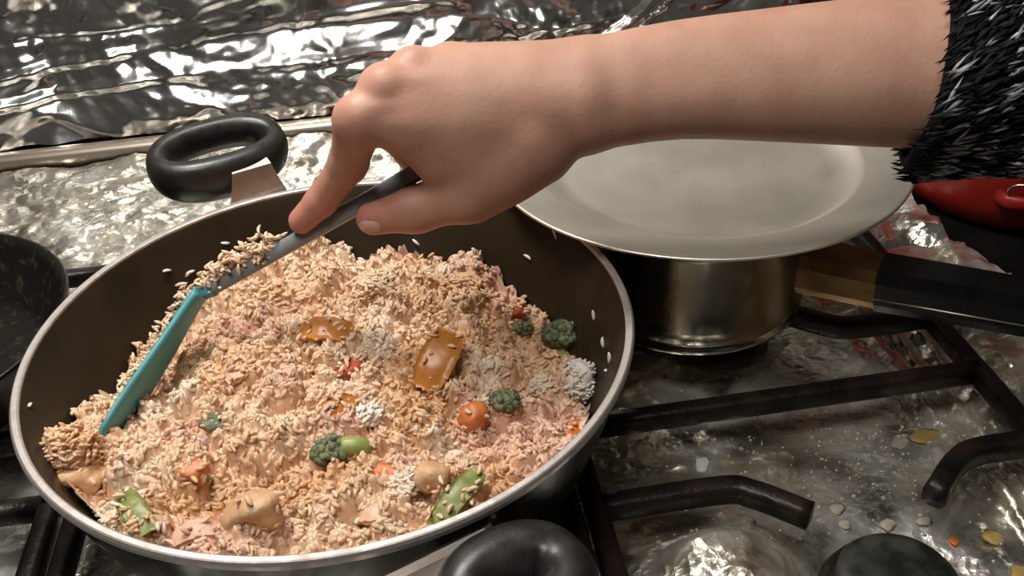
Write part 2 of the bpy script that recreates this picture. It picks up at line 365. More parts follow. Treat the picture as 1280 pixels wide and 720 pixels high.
def loop_handle(ang, t, out, tilt, zc, front=0, hl=.0355, hw=.0185):
    o = np.array([math.cos(ang), math.sin(ang), 0]); e1 = np.array([-math.sin(ang), math.cos(ang), 0]); up = np.array([0, 0, 1.])
    e2 = o * math.cos(tilt) + up * math.sin(tilt); e3 = np.cross(e1, e2); e3 *= np.sign(e3[2])
    c = o * (.150 + out) + up * zc
    th = np.linspace(0, 2 * math.pi, 64, endpoint=False)
    sup = lambda v, k: np.sign(v) * np.abs(v) ** k
    path = c + np.outer(sup(np.cos(th), .85) * hl, e1) + np.outer(sup(np.sin(th), .85) * hw, e2)
    nb = np.clip(-np.sin(th), 0, 1)
    h = t.part('loop_handle', sweep(path, (.0080 + .0016 * nb) * (1 + .45 * front), (.0118 if not front else .0138) + .0040 * nb, 20, up=e3, closed=True, sq=.9), M_BAKE)
    # bent steel plate from the pan's side up into the handle
    w = np.linspace(-1, 1, 9)
    prof = [(.1420, .100), (.1490, .110), (.1500, .120), (.1508, .128), (.1520, .1365), (.1570, .1400)] if not front else [(.1478, .108), (.1500, .1090), (.1530, .1075), (.158, .1035), (.163, .0995), (.168, .096)]
    P = np.array([[o * r + up * z + e1 * (k * (.011 + .013 * (1 - i / 5) ** 1.5 + .006 * front) - .012 - .012 * front) for k in w] for i, (r, z) in enumerate(prof)])
    P2 = P + o * .0018 - up * .0012
    V1, F1 = gridmesh(P); V2, F2 = gridmesh(P2)
    a, b = P.shape[:2]; idx = np.arange(a * b).reshape(a, b); n = a * b
    F = F1.tolist() + F2[:, ::-1].tolist()
    ring_ = list(idx[0, :]) + list(idx[1:, -1]) + list(idx[-1, -2::-1]) + list(idx[-2:0:-1, 0])
    for i in range(len(ring_)):
        p, q = ring_[i], ring_[(i + 1) % len(ring_)]; F.append([p, q, q + n, p + n])
    t.part('handle_bracket', (np.r_[V1, V2], F), M_BRKT, h, smooth=False)
    for k in (-1, 1):
        V, F = ICO1; t.part('rivet', (V * np.array([.003, .003, .003]) + (o * .1485 + up * .096 + e1 * k * .013), F), M_BRKT, h)
A_H = math.atan2(.139, -.055)
loop_handle(A_H, pan, .031, math.radians(20), .137)
loop_handle(math.radians(-67.8), pan, .029, math.radians(6), .100, 1, .0205, .0155)

# ------------------------------------------------------------------ saucepan with a plate as its lid
PC = np.array([.2165, .094]); PR = .0715; PT = .112
sp = Thing('saucepan', (PC[0], PC[1], GZ), 'small stainless steel saucepan with a black handle, covered by a metal plate', 'saucepan')
sp.part('body', lathe([(0, GZ), (.061, GZ), (.0665, GZ + .001), (.0695, GZ + .0035), (.0700, GZ + .0065), (.0685, GZ + .008), (.0705, GZ + .012), (PR, GZ + .020), (PR, PT - .004), (PR + .0012, PT - .002), (PR + .001, PT), (PR - .002, PT), (PR - .003, PT - .004), (PR - .003, GZ + .01), (0, GZ + .006)], PC, 96), M_STEEL)
ha = unz(1100, 352, .082); hb = unz(1300, 388, .088)
hdir = (hb - ha); hdir[2] = 0; hdir /= np.linalg.norm(hdir)
def hbox(p0, p1, w0, w1, h0, h1, bev=.0035, chamfer=True):
    """tapered handle section: flat top, sloped sides"""
    d = (p1 - p0) / np.linalg.norm(p1 - p0); s = np.cross(d, (0, 0, 1)); s /= np.linalg.norm(s); u = np.cross(s, d)
    def sec(p, w, h): return [p + s * a * w + u * b * h for a, b in ((-1, -.55), (-.78, -1), (.78, -1), (1, -.55), (1, .45), (.78, 1), (-.78, 1), (-1, .45))]
    V = np.array(sec(p0, w0, h0) + sec((p0 + p1) / 2, (w0 + w1) / 2, (h0 + h1) / 2) + sec(p1, w1, h1)); F = []
    for i in range(2):
        for k in range(8): F.append([i * 8 + k, i * 8 + (k + 1) % 8, i * 8 + 8 + (k + 1) % 8, i * 8 + 8 + k])
    F += [list(range(8))[::-1], [16 + k for k in range(8)]]
    return V, F
start = np.array([PC[0], PC[1], .082]); to = ha - start; to[2] = 0; to /= np.linalg.norm(to)
p_att = start + to * (PR - .003)
bk = sp.part('handle_bracket', hbox(p_att, ha + hdir * .001, .016, .0125, .013, .0125), M_GOLD, smooth=False, label='heat-browned metal bracket')
hn = sp.part('handle', hbox(ha, hb + hdir * .07 + np.array([0, 0, .006]), .0135, .0115, .0135, .0115), M_GRIP, smooth=False)
sd = np.cross(hdir, (0, 0, 1))
sp.part('handle_seam', sweep(np.array([ha + sd * .0136 - (0, 0, .0035), hb + sd * .0125 - (0, 0, .003)]), .0005, .0005, 6), M_BRKT, hn)

LZ, LR, LC = .128, .1282, np.array([.2262, .1236])
def plate_prof():
    b = PT + .0006
    top = [(0, b + .002), (.080, b + .002), (.090, b + .0032), (.0960, b + .0075), (.0985, b + .0098), (.1005, b + .0105), (.1150, LZ - .002), (.1265, LZ), (LR, LZ + .0002)]
    return top + [(LR, LZ - .0012), (.1150, LZ - .0036), (.1005, b + .0086), (.0975, b + .0068), (.092, b + .0016), (.082, b), (0, b)]
lid = Thing('metal_plate', (LC[0], LC[1], PT), 'dull round metal plate laid as a lid over the steel saucepan', 'plate')
lid.part('plate_body', lathe(plate_prof(), LC, 128), M_PLATE)

# ------------------------------------------------------------------ dark skillet on the left, red pot on the right
SKC = np.array([-.268, .098])
sk = Thing('skillet', (SKC[0], SKC[1], GZ), 'dark scratched skillet beside the big frying pan', 'skillet')
sk.part('body', lathe([(0, GZ), (.082, GZ), (.090, GZ + .004), (.104, GZ + .040), (.1085, .085), (.1085, .0862), (.1065, .0862), (.102, GZ + .040), (.088, GZ + .008), (.08, GZ + .005), (0, GZ + .005)], SKC, 96), mat('scratched_nonstick', (.007, .006, .005), .3, 0, (.05, .04, .025), 130, rough2=.5, bump=.2, bscale=300, ramp=(.55, .8), detail=8))
sk.part('handle', sweep(spline([SKC.tolist() + [.0] + np.array([-.104, .02, .075]), SKC.tolist() + [0] + np.array([-.15, .03, .09]), SKC.tolist() + [0] + np.array([-.27, .05, .10])] if False else [[SKC[0] - .104, SKC[1] + .01, .075], [SKC[0] - .15, SKC[1] + .015, .088], [SKC[0] - .26, SKC[1] + .03, .098]], 14), .011, .007, 12), M_BAKE)

RC = np.array([.540, .248]); RR = .105
rp = Thing('red_pot', (RC[0], RC[1], -.002), 'glossy red enamel pot with a wire ring, standing past the foil edge', 'pot')
rp.part('body', lathe([(0, -.0015), (.078, -.0015), (.088, .001), (.097, .010), (.103, .026), (RR, .05), (RR, .10), (RR + .002, .103), (RR, .105), (RR - .003, .103), (RR - .003, .05), (.09, .01), (0, .004)], RC, 96), M_RED)
q = unz(1274, 238, .035); dq = q[:2] - RC; aq = math.atan2(dq[1], dq[0])
oq = np.array([math.cos(aq), math.sin(aq), 0]); eq = np.array([-oq[1], oq[0], 0]); cq = np.array([RC[0], RC[1], .036]) + oq * (RR - .002)
lug = rp.part('lug', sweep(np.array([cq - eq * .014, cq - eq * .008 + oq * .008, cq + eq * .008 + oq * .008, cq + eq * .014]), .004, .006, 10), M_RED)
th = np.linspace(0, 2 * math.pi, 32, endpoint=False)
rp.part('wire_ring', sweep(cq + oq * .010 + np.array([0, 0, .010]) + np.outer(np.cos(th) * .009, eq) + np.outer(np.sin(th) * .008, np.array([0, 0, 1]) * .9 + oq * .3), .0012, .0012, 8, up=oq, closed=True), M_WIRE, lug)

# ------------------------------------------------------------------ fried rice
CP = np.array([(0, 0, .088), (-.06, 0, .088), (.06, 0, .084), (-.07, .08, .083), (-.02, .105, .090), (.032, .118, .074), (.065, .09, .082), (.1, .06, .076), (.122, .045, .074), (.13, 0, .066), (.11, -.06, .072), (.06, -.1, .080), (0, -.12, .088), (-.08, -.09, .090), (-.122, -.035, .094), (-.105, .035, .074), (.085, -.098, .070)])
def Hs(x, y):
    d2 = (x[..., None] - CP[:, 0]) ** 2 + (y[..., None] - CP[:, 1]) ** 2
    w = np.exp(-d2 / (2 * .026 ** 2)) + 1e-6
    return (w * CP[:, 2]).sum(-1) / w.sum(-1)
HG, HS_ = .150, .0008                                             # raster of the lumpy rice surface
def _raster():
    g = np.arange(-HG, HG + HS_, HS_); X, Y = np.meshgrid(g, g, indexing='ij'); rs = np.random.default_rng(5)
    out = np.zeros_like(X)
    for n, r0, r1, amp in ((170, .010, .019, .62), (1500, .0038, .0078, .62), (2600, .0020, .0034, .5)):
        D = np.full_like(X, -.004); c = rs.uniform(-HG, HG, (n, 2)); r = rs.uniform(r0, r1, n); q = rs.uniform(-.25, .25, n) * r; el = rs.uniform(.65, 1.0, n); an = rs.random(n) * 3.14
        for k in range(n):
            i0, i1 = np.searchsorted(g, (c[k, 0] - r[k] * 1.6, c[k, 0] + r[k] * 1.6)); j0, j1 = np.searchsorted(g, (c[k, 1] - r[k] * 1.6, c[k, 1] + r[k] * 1.6))
            dx, dy = X[i0:i1, j0:j1] - c[k, 0], Y[i0:i1, j0:j1] - c[k, 1]; ca, sa_ = math.cos(an[k]), math.sin(an[k])
            d2 = (ca * dx + sa_ * dy) ** 2 + ((-sa_ * dx + ca * dy) / el[k]) ** 2
            v = np.where(d2 < r[k] ** 2, q[k] + amp * np.sqrt(np.maximum(r[k] ** 2 - d2, 0)) - r[k] * .25, -1)
            D[i0:i1, j0:j1] = np.maximum(D[i0:i1, j0:j1], v)
        out += D
    return out + Hs(X, Y) - .0045
_HR = None
def Hr(x, y):
    global _HR
    if _HR is None: _HR = _raster()
    x = np.asarray(x, float); y = np.asarray(y, float); m = _HR.shape[0] - 2
    a = np.clip((x + HG) / HS_, 0, m); b = np.clip((y + HG) / HS_, 0, m); i = a.astype(int); j = b.astype(int); u, v = a - i, b - j
    return (_HR[i, j] * (1 - u) + _HR[i + 1, j] * u) * (1 - v) + (_HR[i, j + 1] * (1 - u) + _HR[i + 1, j + 1] * u) * v
def grain_proto(n=6):
    prof = [(-1, 0), (-.8, .55), (-.25, .98), (.35, .95), (.82, .55), (1, 0)]
    V = [[prof[0][0], 0, 0]]; F = []
    for t, r in prof[1:-1]:
        for k in range(n): a = 2 * math.pi * k / n; V.append([t, r * math.cos(a), r * math.sin(a)])
    V.append([1, 0, 0]); m = len(prof) - 2
    for k in range(n): F.append([0, 1 + (k + 1) % n, 1 + k])
    for i in range(m - 1):
        for k in range(n):
            a, b = 1 + i * n + k, 1 + i * n + (k + 1) % n
            F.append([a, b, b + n]); F.append([a, b + n, a + n])
    e = len(V) - 1
    for k in range(n): F.append([e, 1 + (m - 1) * n + k, 1 + (m - 1) * n + (k + 1) % n])
    return np.array(V, float), np.array(F)
GP = grain_proto(6)
def grains(P, L, R, yaw, pitch, tint, bend=None):
    """many rice grains in one mesh"""
    V, F = GP; n = len(P); v = np.repeat(V[None], n, 0).copy()
    b = RNG.uniform(-.18, .3, n) if bend is None else bend
    v[:, :, 0] *= (L / 2)[:, None]; v[:, :, 1] *= R[:, None]; v[:, :, 2] *= (R * .85)[:, None]
    v[:, :, 1] += b[:, None] * (L / 2)[:, None] * (V[None, :, 0] ** 2)
    cp, sp_ = np.cos(pitch)[:, None], np.sin(pitch)[:, None]; cy, sy = np.cos(yaw)[:, None], np.sin(yaw)[:, None]
    x = v[:, :, 0] * cp - v[:, :, 2] * sp_; z = v[:, :, 0] * sp_ + v[:, :, 2] * cp; y = v[:, :, 1]
    X = x * cy - y * sy; Y = x * sy + y * cy
    out = np.stack([X, Y, z], -1) + P[:, None]
    f = (F[None] + (np.arange(n) * len(V))[:, None, None]).reshape(-1, 3)
    return out.reshape(-1, 3), f, np.repeat(tint, len(V), 0)
PEACH = np.array([.77, .49, .30]); CREAM = np.array([.85, .63, .45]); TAN = np.array([.70, .41, .21]); PINKR = np.array([.80, .51, .38]); WHITE = np.array([.89, .73, .57])
def rice_tint(x, y):
    n = len(x); a = np.clip(vnoise(x * 34, y * 34, 81) + .5 + RNG.normal(0, .16, n), 0, 1)[:, None]
    t = PEACH * (1 - a) + CREAM * a
    b = ss(.62, .85, vnoise(x * 26 + 5, y * 26, 82) + .5 + RNG.normal(0, .08, n))[:, None]; t = t * (1 - b) + TAN * b
    c = ss(.6, .8, vnoise(x * 30 + 9, y * 30, 83) + .5 + RNG.normal(0, .08, n))[:, None]; t = t * (1 - c) + PINKR * c
    d = ss(.74, .88, vnoise(x * 40 + 2, y * 40 + 1, 84) + .5 + RNG.normal(0, .06, n))[:, None]; t = t * (1 - d) + WHITE * d
    return t * RNG.uniform(.88, 1.08, n)[:, None]
def pan_rice():
    N = 15000
    r = .1445 * np.sqrt(RNG.random(N)); a = RNG.random(N) * 2 * math.pi
    x, y = r * np.cos(a), r * np.sin(a); h = Hr(x, y)
    z = h - .0014 * RNG.random(N) + .0003
    keep = (r < inner_r(z) - .0022) & (h > GZ + .010); x, y, z = x[keep], y[keep], z[keep]; n = len(x)
    e = .004; gx = (Hr(x + e, y) - Hr(x - e, y)) / (2 * e); gy = (Hr(x, y + e) - Hr(x, y - e)) / (2 * e)
    yaw = RNG.random(n) * 2 * math.pi
    pit = np.arctan(np.clip(gx * np.cos(yaw) + gy * np.sin(yaw), -1.4, 1.4)) + RNG.normal(0, .38, n)
    V, F, T = grains(np.c_[x, y, z], RNG.uniform(.0042, .0064, n), RNG.uniform(.0010, .0015, n), yaw, pit, rice_tint(x, y))
    # grains clinging to the pieces of vegetable and meat
    k = RNG.choice(len(PV), 420); p = PV[k] + RNG.normal(0, .0010, (420, 3)); p[:, 2] += .0006; p = p[p[:, 2] > Hr(p[:, 0], p[:, 1]) - .001]; m_ = len(p)
    V2, F2, T2 = grains(p, RNG.uniform(.004, .0066, m_), RNG.uniform(.0010, .0014, m_), RNG.random(m_) * 6.28, RNG.normal(0, .5, m_), rice_tint(p[:, 0], p[:, 1]))
    F = np.r_[F, F2 + len(V)]; V = np.r_[V, V2]; T = np.r_[T, T2]
    # the mass of rice below the top grains
    ra = np.linspace(0, 1, 170)[1:]; aa = np.linspace(0, 2 * math.pi, 640, endpoint=False)
    Rr, Aa = np.meshgrid(ra * .140, aa, indexing='ij'); bx, by = Rr * np.cos(Aa), Rr * np.sin(Aa); bz = Hr(bx, by)
    lim = inner_r(bz) - .003; sc = np.minimum(1, lim / Rr); bx *= sc; by *= sc
    B = np.stack([bx, by, bz], -1); k = len(V); a_, b_ = B.shape[:2]; idx = np.arange(a_ * b_).reshape(a_, b_)
    q = np.stack([idx[:-1], idx[1:], np.roll(idx[1:], -1, 1), np.roll(idx[:-1], -1, 1)], -1).reshape(-1, 4)
    tri = np.r_[q[:, [0, 1, 2]], q[:, [0, 2, 3]]]
    cap = np.stack([np.full(b_, a_ * b_), idx[0], np.roll(idx[0], -1)], -1)
    Bv = np.r_[B.reshape(-1, 3), [[0, 0, float(Hr(0., 0.)) - .0035]]]
    return np.r_[V, Bv], np.r_[F, tri + k, cap + k], np.r_[T, rice_tint(Bv[:, 0], Bv[:, 1]) * .96]
def on_rice(px, py, dz=0.):
    z = .085
    for _ in range(12):
        p = unz(px, py, z); z = .5 * z + .5 * (float(Hr(p[0], p[1])) + dz)
    return unz(px, py, z)

# ---- pieces of vegetable and meat
def blob(c, rad, rot=(0, 0, 0), rough=.18, seed=0, sub=ICO3, cut=None):
    V, F = sub; rs = np.random.default_rng(seed); D = rs.normal(size=(7, 3)); D /= np.linalg.norm(D, axis=1)[:, None]; ph = rs.random(7) * 6; fq = rs.uniform(1.2, 3.4, 7)
    d = 1 + rough * np.mean([np.sin(fq[i] * (V @ D[i]) * 2 + ph[i]) for i in range(7)], 0) * 1.6
    V = np.sign(V) * np.abs(V) ** .8 * d[:, None]
    if cut is not None: V = np.clip(V, -cut, cut)
    return (V * np.array(rad)) @ rotm(*rot).T + np.asarray(c), F
def strip(c, length, width, thick, curve, rot, wave=0.):
    """a curved slice cut from a pepper or an onion"""
    n, m = 18, 6; u = np.linspace(-1, 1, n); v = np.linspace(-1, 1, m)
    Uu, Vv = np.meshgrid(u, v, indexing='ij'); an = Uu * curve / 2; Rr = length / max(curve, .05)
    wd = width / 2 * (1 - .35 * np.abs(Uu) ** 3)
    P = np.stack([Rr * np.sin(an), Vv * wd + wave * np.sin(Uu * 3), Rr * (np.cos(an) - 1) + .15 * wd * (1 - Vv ** 2) + .3 * wave * np.sin(Uu * 4 + Vv)], -1)
    nrm = np.stack([np.sin(an), 0 * an, np.cos(an)], -1) * thick
    a, b = gridmesh(P); a2, b2 = gridmesh(P - nrm); k = len(a); idx = np.arange(n * m).reshape(n, m)
    F = b.tolist() + (b2[:, ::-1] + k).tolist()
    rg = list(idx[0, :]) + list(idx[1:, -1]) + list(idx[-1, -2::-1]) + list(idx[-2:0:-1, 0])
    for i in range(len(rg)):
        p, q = rg[i], rg[(i + 1) % len(rg)]; F.append([q, p, p + k, q + k])
    V = np.r_[a, a2]; V -= V.mean(0)
    return V @ rotm(*rot).T + np.asarray(c), F
def broccoli(px, py, size, label, seed, ang, dz=.002, stem=True):
    c = on_rice(px, py, dz); t = Thing('broccoli_floret', c - (0, 0, size * .5), label, 'broccoli', 'broccoli florets in the fried rice')
    rs = np.random.default_rng(seed); parts = []
    for i in range(70):
        d = rs.normal(size=3); d[2] = abs(d[2]) * .8 + .05; d /= np.linalg.norm(d)
        r = size * rs.uniform(.13, .24); V, F = ICO1
        parts.append((V * r * rs.uniform(.8, 1.2, 3) + c + d * size * np.array([.78, .62, .55]) * rs.uniform(.75, 1.0), F))
    parts.append(blob(c, (size * .72, size * .56, size * .45), seed=seed, sub=ICO2))
    t.part('crown', cat_(*parts), M_BROC)
    if stem:
        d = np.array([math.cos(ang), math.sin(ang), .08]); s0 = c + d * size * .45 + (0, 0, .0025)
        t.part('stem', sweep(spline([s0, s0 + d * size * .45, s0 + d * size * 1.0 + (0, 0, -.003)], 8), [size * .42, size * .40, size * .38, size * .37, size * .37, size * .36, size * .33, size * .22], None, 10), M_STEM)
broccoli(416, 566, .0125, 'dark green broccoli floret with a yellow-green stem lying near the pan front', 1, -.1, .005)
broccoli(632, 503, .0100, 'dull green broccoli floret right beside the orange carrot chunk', 2, 1.2, .002, False)
broccoli(703, 420, .0145, 'pale rice-coated broccoli floret against the bare pan wall', 3, -1.3, .002, False)
broccoli(652, 412, .0085, 'small dark broccoli floret below the red tomato bit', 4, 2., .001, False)
PIECES = []
def piece(name, VF, m, label, cat, group='vegetable and meat pieces in the fried rice'):
    V = VF[0].copy(); V[:, 2] -= .0016; V += .00035 * np.sin(V[:, [1, 2, 0]] * 1100 + np.sin(V[:, [2, 0, 1]] * 700) * 2); PIECES.append(V); return single(name, (V, VF[1]), m, label, cat, group)
P_ = on_rice
piece('carrot_chunk', blob(P_(592, 519, .003), (.0075, .0068, .0085), (.3, .2, .5), .12, 11), M_CARROT, 'rounded bright orange carrot chunk among the rice', 'carrot')
piece('carrot_chunk', blob(P_(240, 588, .002), (.0075, .006, .005), (.2, .1, -.3), .3, 12, cut=.8), M_CARROT, 'small deep orange carrot bit near the spatula tip', 'carrot')
piece('carrot_chunk', blob(P_(719, 537, .0025), (.009, .004, .004), (0, 0, .9), .2, 13), M_CARROT, 'thin orange carrot sliver against the front pan wall', 'carrot')
piece('carrot_chunk', blob(P_(478, 588, .0015), (.010, .0045, .004), (0, 0, -.5), .2, 14), M_CARROT, 'orange carrot sliver below the yellow-green broccoli stem', 'carrot')
piece('tomato_bit', blob(P_(646, 389, .003), (.0052, .0045, .004), (.2, 0, .4), .15, 15), M_TOMATO, 'small bright red tomato bit at the back of the rice', 'tomato')
piece('tomato_bit', blob(P_(437, 456, .0015), (.0085, .0048, .004), (.2, 0, .4), .2, 16), M_TOMATO, 'dull red tomato bit half buried in the middle of the rice', 'tomato')
piece('pepper_slice', strip(P_(547, 446, .006), .036, .019, .0022, 1.0, (.35, -.5, .9)), M_ORANGE, 'large glossy amber pepper slice standing in the rice', 'pepper')
piece('pepper_slice', strip(P_(408, 410, .003), .034, .015, .002, 1.5, (.3, .1, -.2)), M_ORANGE, 'brown-orange arched pepper slice at the back of the rice', 'pepper')
piece('pepper_slice', strip(P_(428, 505, .002), .022, .012, .002, 1.0, (.5, .3, .5)), M_ORANGE, 'orange pepper slice beside the white rice lump', 'pepper')
piece('pepper_slice', strip(P_(532, 388, .004), .022, .008, .002, .9, (.2, -1.0, 1.2)), M_CHICK, 'narrow tan pepper strip upright behind the amber slice', 'pepper')
piece('green_strip', strip(P_(570, 620, .004), .034, .011, .003, .8, (.2, -.25, .75)), M_GREEN, 'long green pepper strip near the front rim', 'pepper')
piece('green_strip', strip(P_(168, 637, .003), .026, .011, .003, .7, (.1, .2, -1.0)), M_GREEN, 'bright green pepper strip at the left front edge', 'pepper')
piece('green_strip', blob(P_(383, 342, .0015), (.0105, .0035, .0032), (0, -.1, .4), .1, 17), mat('green_bean', (.16, .18, .06), .35, 0, (.22, .24, .09), 90), 'olive green bean piece at the back below the spatula', 'bean')
piece('green_strip', blob(P_(272, 527, .0008), (.009, .006, .004), (0, .1, -.4), .2, 18), M_BROC, 'dull green leafy bit beside the spatula blade', 'leaf')
piece('green_strip', strip(P_(703, 440, .002), .020, .010, .003, .7, (.1, .1, .5)), M_STEM, 'pale green pepper piece below the coated broccoli', 'pepper')
piece('chicken_chunk', blob(P_(318, 636, .001), (.0115, .0105, .0105), (.2, .3, .4), .42, 19), M_CHICK, 'golden brown chicken chunk near the front rim', 'chicken')
piece('chicken_chunk', blob(P_(106, 592, -.001), (.012, .009, .008), (.2, .3, 1.4), .45, 20), M_CHICK, 'browned chicken chunk in the heap at the left wall', 'chicken')
piece('chicken_chunk', blob(P_(540, 592, .001), (.008, .007, .006), (.2, .3, 1.4), .25, 21), M_CHICK, 'small tan chicken chunk between broccoli stem and green strip', 'chicken')
piece('onion_piece', strip(P_(243, 664, .003), .030, .010, .0035, 2.2, (.1, 0, .2)), M_PINK, 'arched pale onion piece at the front rim', 'onion')
piece('onion_piece', strip(P_(412, 625, .002), .022, .009, .003, 1.8, (.2, .2, .2)), M_PINK, 'pale onion piece in front of the dark broccoli', 'onion')
piece('onion_piece', strip(P_(340, 540, .001), .020, .008, .003, 1.6, (.3, .1, 1.2)), M_PINK, 'pinkish onion piece in the middle left of the rice', 'onion')
piece('onion_piece', strip(P_(468, 640, .001), .020, .009, .003, 1.5, (.2, -.2, -.4)), M_PINK, 'pinkish onion piece between front rim and green strip', 'onion')
piece('onion_piece', strip(P_(300, 465, .001), .018, .008, .003, 1.5, (.1, .1, .5)), M_PINK, 'pinkish onion piece right beside the spatula', 'onion')
def rice_clump(name, c, rad, n, rot, label, tint=WHITE, group=None, seed=0):
    rs = np.random.default_rng(seed); d = rs.normal(size=(n, 3)); d /= np.linalg.norm(d, axis=1)[:, None]
    P = (d * rs.uniform(.80, 1.02, n)[:, None] * np.array(rad)) @ rotm(*rot).T + c
    V, F, T = grains(P, rs.uniform(.0045, .0070, n), rs.uniform(.0009, .0012, n), rs.normal(rot[2], .7, n), rs.normal(0, .5, n), np.clip(tint * rs.normal(1, .05, (n, 1)), 0, 1))
    B = blob(c, np.array(rad) * .80, rot, .35, seed, ICO3)
    V2 = np.r_[V, B[0]]; F2 = np.r_[F, np.array(B[1]) + len(V)]; T2 = np.r_[T, np.tile(tint, (len(B[0]), 1))]
    cc = V2.mean(0); cc[2] = V2[:, 2].min()
    return tag(link_mesh(name, V2, F2, M_RICE, None, cc, True, T2), label, 'rice', group)
GC = 'lumps of rice in the pan'; LW = np.array([.96, .89, .80])
rice_clump('rice_lump', P_(724, 477, .002), (.0085, .010, .012), 280, (.1, .1, .2), 'bright white rice lump by the right pan wall', LW, GC, 1)
rice_clump('rice_lump', P_(682, 482, -.002), (.008, .006, .006), 130, (0, 0, .3), 'cream rice lump left of the bright white one', WHITE, GC, 2)
rice_clump('rice_lump', P_(455, 520, -.001), (.010, .006, .006), 150, (0, 0, .2), 'white rice lump above the dark green broccoli', LW * .97, GC, 3)
rice_clump('rice_lump', P_(506, 604, -.001), (.006, .009, .005), 130, (0, 0, -.3), 'pale rice lump behind the long green strip', WHITE, GC, 4)
rice_clump('rice_lump', P_(88, 562, .001), (.014, .012, .012), 330, (0, .2, .5), 'big tan rice lump thrown up at the left pan wall', PEACH, GC, 5)
rice_clump('rice_lump', P_(470, 360, -.002), (.012, .010, .009), 260, (0, 0, .1), 'peach rice lump on the crest at the back', CREAM * .98, GC, 6)
rice_clump('rice_lump', P_(580, 362, -.003), (.013, .009, .009), 260, (0, 0, -.2), 'peach rice lump on the crest by the bare back wall', PEACH * 1.05, GC, 7)
PV = np.concatenate(PIECES)
V, F, T = pan_rice()
fr = link_mesh('fried_rice', V, F, M_RICE, None, (0, 0, GZ + .005), True, T)
tag(fr, 'heap of reddish-beige fried rice grains filling the big frying pan', 'rice', None, 'stuff')
# single grains sticking to the bare pan wall
def wall_grain(px, py, ang, L=.0062):
    best = None
    for z in np.linspace(GZ + .012, RIM - .006, 240):
        p = unz(px, py, z); e = abs(math.hypot(p[0], p[1]) - (inner_r(z) - .001))
        if best is None or e < best[0]: best = (e, p)
    p = best[1]; a = math.atan2(p[1], p[0]) + math.pi / 2
    V, F, T = grains(p[None], np.array([L]), np.array([.00105]), np.array([a]), np.array([ang]), LW[None] * .97)
    cc = V.mean(0); tag(link_mesh('rice_grain', V, F, M_RICE, None, cc, True, T), 'single white rice grain stuck to the bare inner pan wall', 'rice grain', 'single grains on the pan wall')
for px, py, an in ((208, 338, .35), (238, 340, .1), (762, 447, 1.3), (753, 428, .9), (742, 394, 1.2), (694, 293, .9), (757, 463, -.6), (520, 303, .8), (660, 321, .2), (37, 506, .4), (282, 304, .4)):
    wall_grain(px, py, an)

# ------------------------------------------------------------------ spatula
J = und(262, 362, .531); E_ = und(520, 216, .489); END = E_ + (E_ - J) * .42
TIP = unz(128, 556, .083)
spt = Thing('spatula', TIP, 'teal silicone spatula with grey handle, held in the hand over the pan', 'spatula')
hp = np.linspace(J - (E_ - J) * .03, END, 20)
spt.part('handle', sweep(hp, np.linspace(.0040, .0047, 20), np.linspace(.0030, .0040, 20), 14, up=CF * -1, sq=.8), M_GREY)
mid = und(205, 440, .522)
bp = spline([J + (E_ - J) * .02, J - (E_ - J) * .06, mid, TIP], 26)
tt = np.linspace(0, 1, 26)
bn = np.cross(bp[-1] - bp[0], CF); bn /= np.linalg.norm(bn)          # thin side shows, the flat faces look up-left and down-right
wide = np.interp(tt, [0, .12, .25, .6, .93, 1], [.0055, .0075, .016, .024, .025, .021]); thin = np.interp(tt, [0, .12, .3, 1], [.0046, .0050, .0033, .0022])
off = -CF
tl = off - 0.0
# blade is swept with its wide axis running away from the viewer and its thin axis across
spt.part('blade', sweep(bp + np.outer(np.clip(wide - .006, 0, 1) * .55, CF * .0), thin, wide * .62, 14, up=off, sq=.7), M_TEAL)
def stuck(path, n, spread, seed, label):
    rs = np.random.default_rng(seed); t = rs.random(n); P = np.array([np.array([np.interp(q, np.linspace(0, 1, len(path)), path[:, k]) for k in range(3)]) for q in t])
    P = P + rs.normal(0, spread, (n, 3))
    V, F, T = grains(P, rs.uniform(.0045, .007, n), rs.uniform(.0009, .0012, n), rs.random(n) * 6.28, rs.normal(0, .5, n), np.clip(CREAM * rs.normal(.95, .05, (n, 1)), 0, 1))
    cc = V.mean(0); cc[2] = V[:, 2].min()
    return tag(link_mesh('rice_clump', V, F, M_RICE, None, cc, True, T), label, 'rice', 'rice sticking to the spatula')
side = -CR * .8 + CU * .5
stuck(np.array([J + side * .007, J + (E_ - J) * .2 + side * .0075, J + (E_ - J) * .38 + side * .007]), 240, .0032, 5, 'rice stuck along the grey spatula handle')
stuck(bp[8:22] + side * .006, 130, .0024, 6, 'rice stuck along the teal spatula blade')

